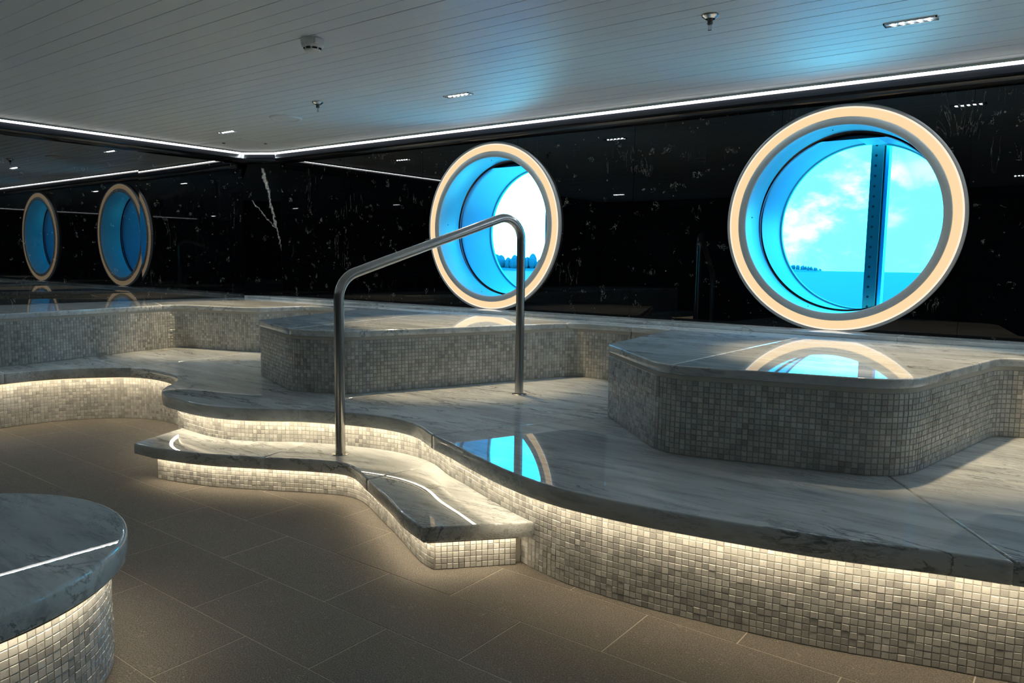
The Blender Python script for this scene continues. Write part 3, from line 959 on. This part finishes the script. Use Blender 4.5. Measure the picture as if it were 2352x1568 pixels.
# room is outside: travel so that the right-hand side points outward
_t = normals(ris_c)[5] @ (ris_c[5] - np.array(PC))
if _t < 0: ris_c = ris_c[::-1]
bm = bmesh.new(); prism(bm, [(PC[0] + (PR - .0472) * math.cos(a), PC[1] + (PR - .0472) * math.sin(a)) for a in ang[:-1]], 0, ZP - .0655); obj('base', bm, M_GROUT, ped)
bm = bmesh.new(); prism(bm, [(PC[0] + PR * math.cos(a), PC[1] + PR * math.sin(a)) for a in ang[:-1]], ZP - .065, ZP, 0.011, 4); obj('marble_top', bm, M_MARBLE, ped)
mosaic_skin(ped, ris_c, 0.0, ZP - .066, 300)
led(ped, resample(ris_c, .03), ZP - .0655, 0.024, 0.036)

# ================================================================= HANDRAIL
A = np.array([-2.763, 2.323]); B = np.array([-2.471, 3.357]); RR = 0.0238
hr = empty('handrail', (A[0], A[1], ZS)); tag(hr, 'brushed steel handrail rising from the low step to the platform', 'handrail')
pa = [np.array([*A, ZS + .002]), np.array([*A, 1.008]), np.array([*B, 1.376]), np.array([*B, ZP + .002])]


def bend(p0, c, p1, r, n=14):
    ua = (p0 - c) / np.linalg.norm(p0 - c); ub = (p1 - c) / np.linalg.norm(p1 - c)
    th = math.acos(ua @ ub); t = r / math.tan(th / 2); ctr = c + (ua + ub) / np.linalg.norm(ua + ub) * r / math.sin(th / 2)
    s = c + ua * t - ctr; e = c + ub * t - ctr; om = math.acos(np.clip(s @ e / r / r, -1, 1))
    return [ctr + (math.sin((1 - u) * om) * s + math.sin(u * om) * e) / math.sin(om) for u in np.linspace(0, 1, n)]


path = [pa[0]] + bend(pa[0], pa[1], pa[2], 0.13) + bend(pa[1], pa[2], pa[3], 0.115) + [pa[3]]
side = np.cross(np.array([0, 0, 1.0]), np.array([*(B - A), 0])); side /= np.linalg.norm(side)
bm = bmesh.new(); rows = []
for i, p in enumerate(path):
    t = (path[min(i + 1, len(path) - 1)] - path[max(i - 1, 0)]); t /= np.linalg.norm(t)
    up = np.cross(side, t)
    rows.append([bm.verts.new(tuple(p + RR * (math.cos(a) * side + math.sin(a) * up))) for a in np.linspace(0, 2 * math.pi, 29)[:-1]])
for X1, X2 in zip(rows[:-1], rows[1:]):
    for i in range(28): bm.faces.new((X1[i], X1[(i + 1) % 28], X2[(i + 1) % 28], X2[i]))
bmesh.ops.recalc_face_normals(bm, faces=bm.faces)
obj('rail', bm, M_STEEL, hr, smooth=True)
for (q, z) in ((A, ZS), (B, ZP)):
    bm = bmesh.new(); lathe(bm, [(0, 0), (.041, 0), (.041, .0025), (.038, .004), (.0245, .005), (.0245, .007), (0, .007)], (q[0], q[1], z), 32); obj('flange', bm, M_STEEL, hr, smooth=False)

# ================================================================= CEILING FIXTURES
def downlight(x, y, label, fill=False):
    r = empty('downlight', (x, y, ZC)); tag(r, label, 'ceiling light', 'linear ceiling downlights')
    bm = bmesh.new()
    L, Wd = .100, .026
    box(bm, x - L, x + L, y - Wd, y - Wd + .004, ZC - .006, ZC - .0005); box(bm, x - L, x + L, y + Wd - .004, y + Wd, ZC - .006, ZC - .0005)
    box(bm, x - L, x - L + .006, y - Wd, y + Wd, ZC - .006, ZC - .0005); box(bm, x + L - .006, x + L, y - Wd, y + Wd, ZC - .006, ZC - .0005)
    obj('frame', bm, M_CHROME, r)
    bm = bmesh.new(); box(bm, x - L + .006, x + L - .006, y - Wd + .004, y + Wd - .004, ZC - .0025, ZC - .0006); obj('tray', bm, M_TRAY, r)
    for i in range(5):
        bm = bmesh.new(); cxx = x + (i - 2) * .033; lathe(bm, [(0, -.004), (.005, -.004), (.0078, -.0015), (.0078, 0)], (cxx, y, ZC - .0026), 14); obj('lamp', bm, M_DIODE, r)
    ld = bpy.data.lights.new('downlight_beam', 'SPOT'); ld.energy = SPOT_W; ld.color = (1.0, 0.75, 0.43); ld.spot_size = math.radians(62); ld.spot_blend = 0.45; ld.shadow_soft_size = 0.04
    if fill:
        ld.energy = BACK_FILL_W; ld.color = (0.52, 0.80, 1.0); ld.spot_size = math.radians(95); ld.spot_blend = 0.6
    lo = bpy.data.objects.new('downlight_beam', ld); lo.location = (0, 0, -0.03); link(lo, r)


downlight(-5.596, 3.58, 'small lit ceiling light near the dark far corner of the ceiling')
downlight(-3.136, 3.585, 'lit ceiling light above the left round window, to the right of the smoke detector')
downlight(-0.645, 3.57, 'lit ceiling light with five diodes above the right round window')
downlight(1.85, 3.58, 'added unseen ceiling light beyond the right edge of the view')  # this and the next continue the row out of view, added to light the room
downlight(4.3, 3.58, 'added unseen ceiling light at the far right end of the room')
for i, x in enumerate((-5.6, -3.1, -0.6, 1.85, 4.3)):  # unseen row of cool fill lights, added to lift the ambient light
    downlight(x, -0.9, 'added unseen fill light behind the viewer, %s in its row from the left wall' % ('first', 'second', 'third', 'fourth', 'fifth')[i], True)

def sprinkler(x, y, label):
    r = empty('sprinkler', (x, y, ZC)); tag(r, label, 'sprinkler', 'pendent ceiling sprinklers')
    bm = bmesh.new(); lathe(bm, [(0, 0), (.034, 0), (.036, -.003), (.034, -.006), (.020, -.016), (0, -.016)], (x, y, ZC - .0008), 28); obj('rosette', bm, M_CHROME, r)
    bm = bmesh.new(); lathe(bm, [(0, -.014), (.0115, -.014), (.0105, -.030), (.012, -.034), (.009, -.038), (0, -.038)], (x, y, ZC), 20); obj('body', bm, simple('dull_metal', (.10, .11, .10), .4, .6) if 'dull' not in globals() else dull, r)
    bm = bmesh.new()
    for s in (-1, 1): box(bm, x + s * .006 - .0012, x + s * .006 + .0012, y - .002, y + .002, ZC - .058, ZC - .037)
    box(bm, x - .0075, x + .0075, y - .004, y + .004, ZC - .0605, ZC - .058); obj('frame_arm', bm, M_CHROME, r)
    bm = bmesh.new(); box(bm, x - .0012, x + .0012, y - .0012, y + .0012, ZC - .058, ZC - .037); obj('bulb', bm, M_WHITE, r)


sprinkler(-4.04, 3.24, 'small chrome sprinkler head next to the round ceiling speaker')
sprinkler(-1.29, 3.03, 'chrome sprinkler head in the upper right part of the ceiling')

sd = empty('smoke_detector', (-2.93, 2.325, ZC)); tag(sd, 'white round smoke detector with dark slots on the ceiling', 'smoke detector')
sx, sy = -2.93, 2.325
bm = bmesh.new(); lathe(bm, [(0, 0), (.053, 0), (.0535, -.022), (.050, -.026)], (sx, sy, ZC - .0008), 36); obj('mount', bm, M_WHITE, sd)
bm = bmesh.new(); lathe(bm, [(.050, -.024), (.051, -.032), (.042, -.040), (.037, -.043), (.037, -.049), (.033, -.056), (.018, -.060), (0, -.061)], (sx, sy, ZC), 36); obj('sensor_head', bm, M_WHITE, sd)
for i in range(8):
    a0 = i * math.pi / 4 + .08
    bm = bmesh.new()
    vsr = []
    for k in range(6):
        a = a0 + k * .11
        vsr.append([bm.verts.new((sx + r_ * math.cos(a), sy + r_ * math.sin(a), z_)) for r_, z_ in ((.0425, ZC - .0415), (.0380, ZC - .0485))])
    for P1, P2 in zip(vsr[:-1], vsr[1:]): bm.faces.new((P1[0], P2[0], P2[1], P1[1]))
    obj('slot', bm, M_DARK, sd)
bm = bmesh.new(); box(bm, sx + .038, sx + .056, sy - .03, sy + .014, ZC - .030, ZC - .004, bev=.003); obj('side_plate', bm, M_WHITE, sd)

sp_ = empty('ceiling_speaker', (-4.68, 3.465, ZC)); tag(sp_, 'flat white round speaker flush on the ceiling', 'speaker')
bm = bmesh.new(); lathe(bm, [(.088, -.0005), (.088, -.010), (.092, -.014), (.110, -.012), (.115, -.006), (.115, -.0005)], (-4.68, 3.465, ZC), 48); obj('bezel', bm, M_WHITE, sp_, smooth=True)
bm = bmesh.new(); lathe(bm, [(0, -.011), (.088, -.009)], (-4.68, 3.465, ZC), 48); obj('grille', bm, M_WHITE, sp_)
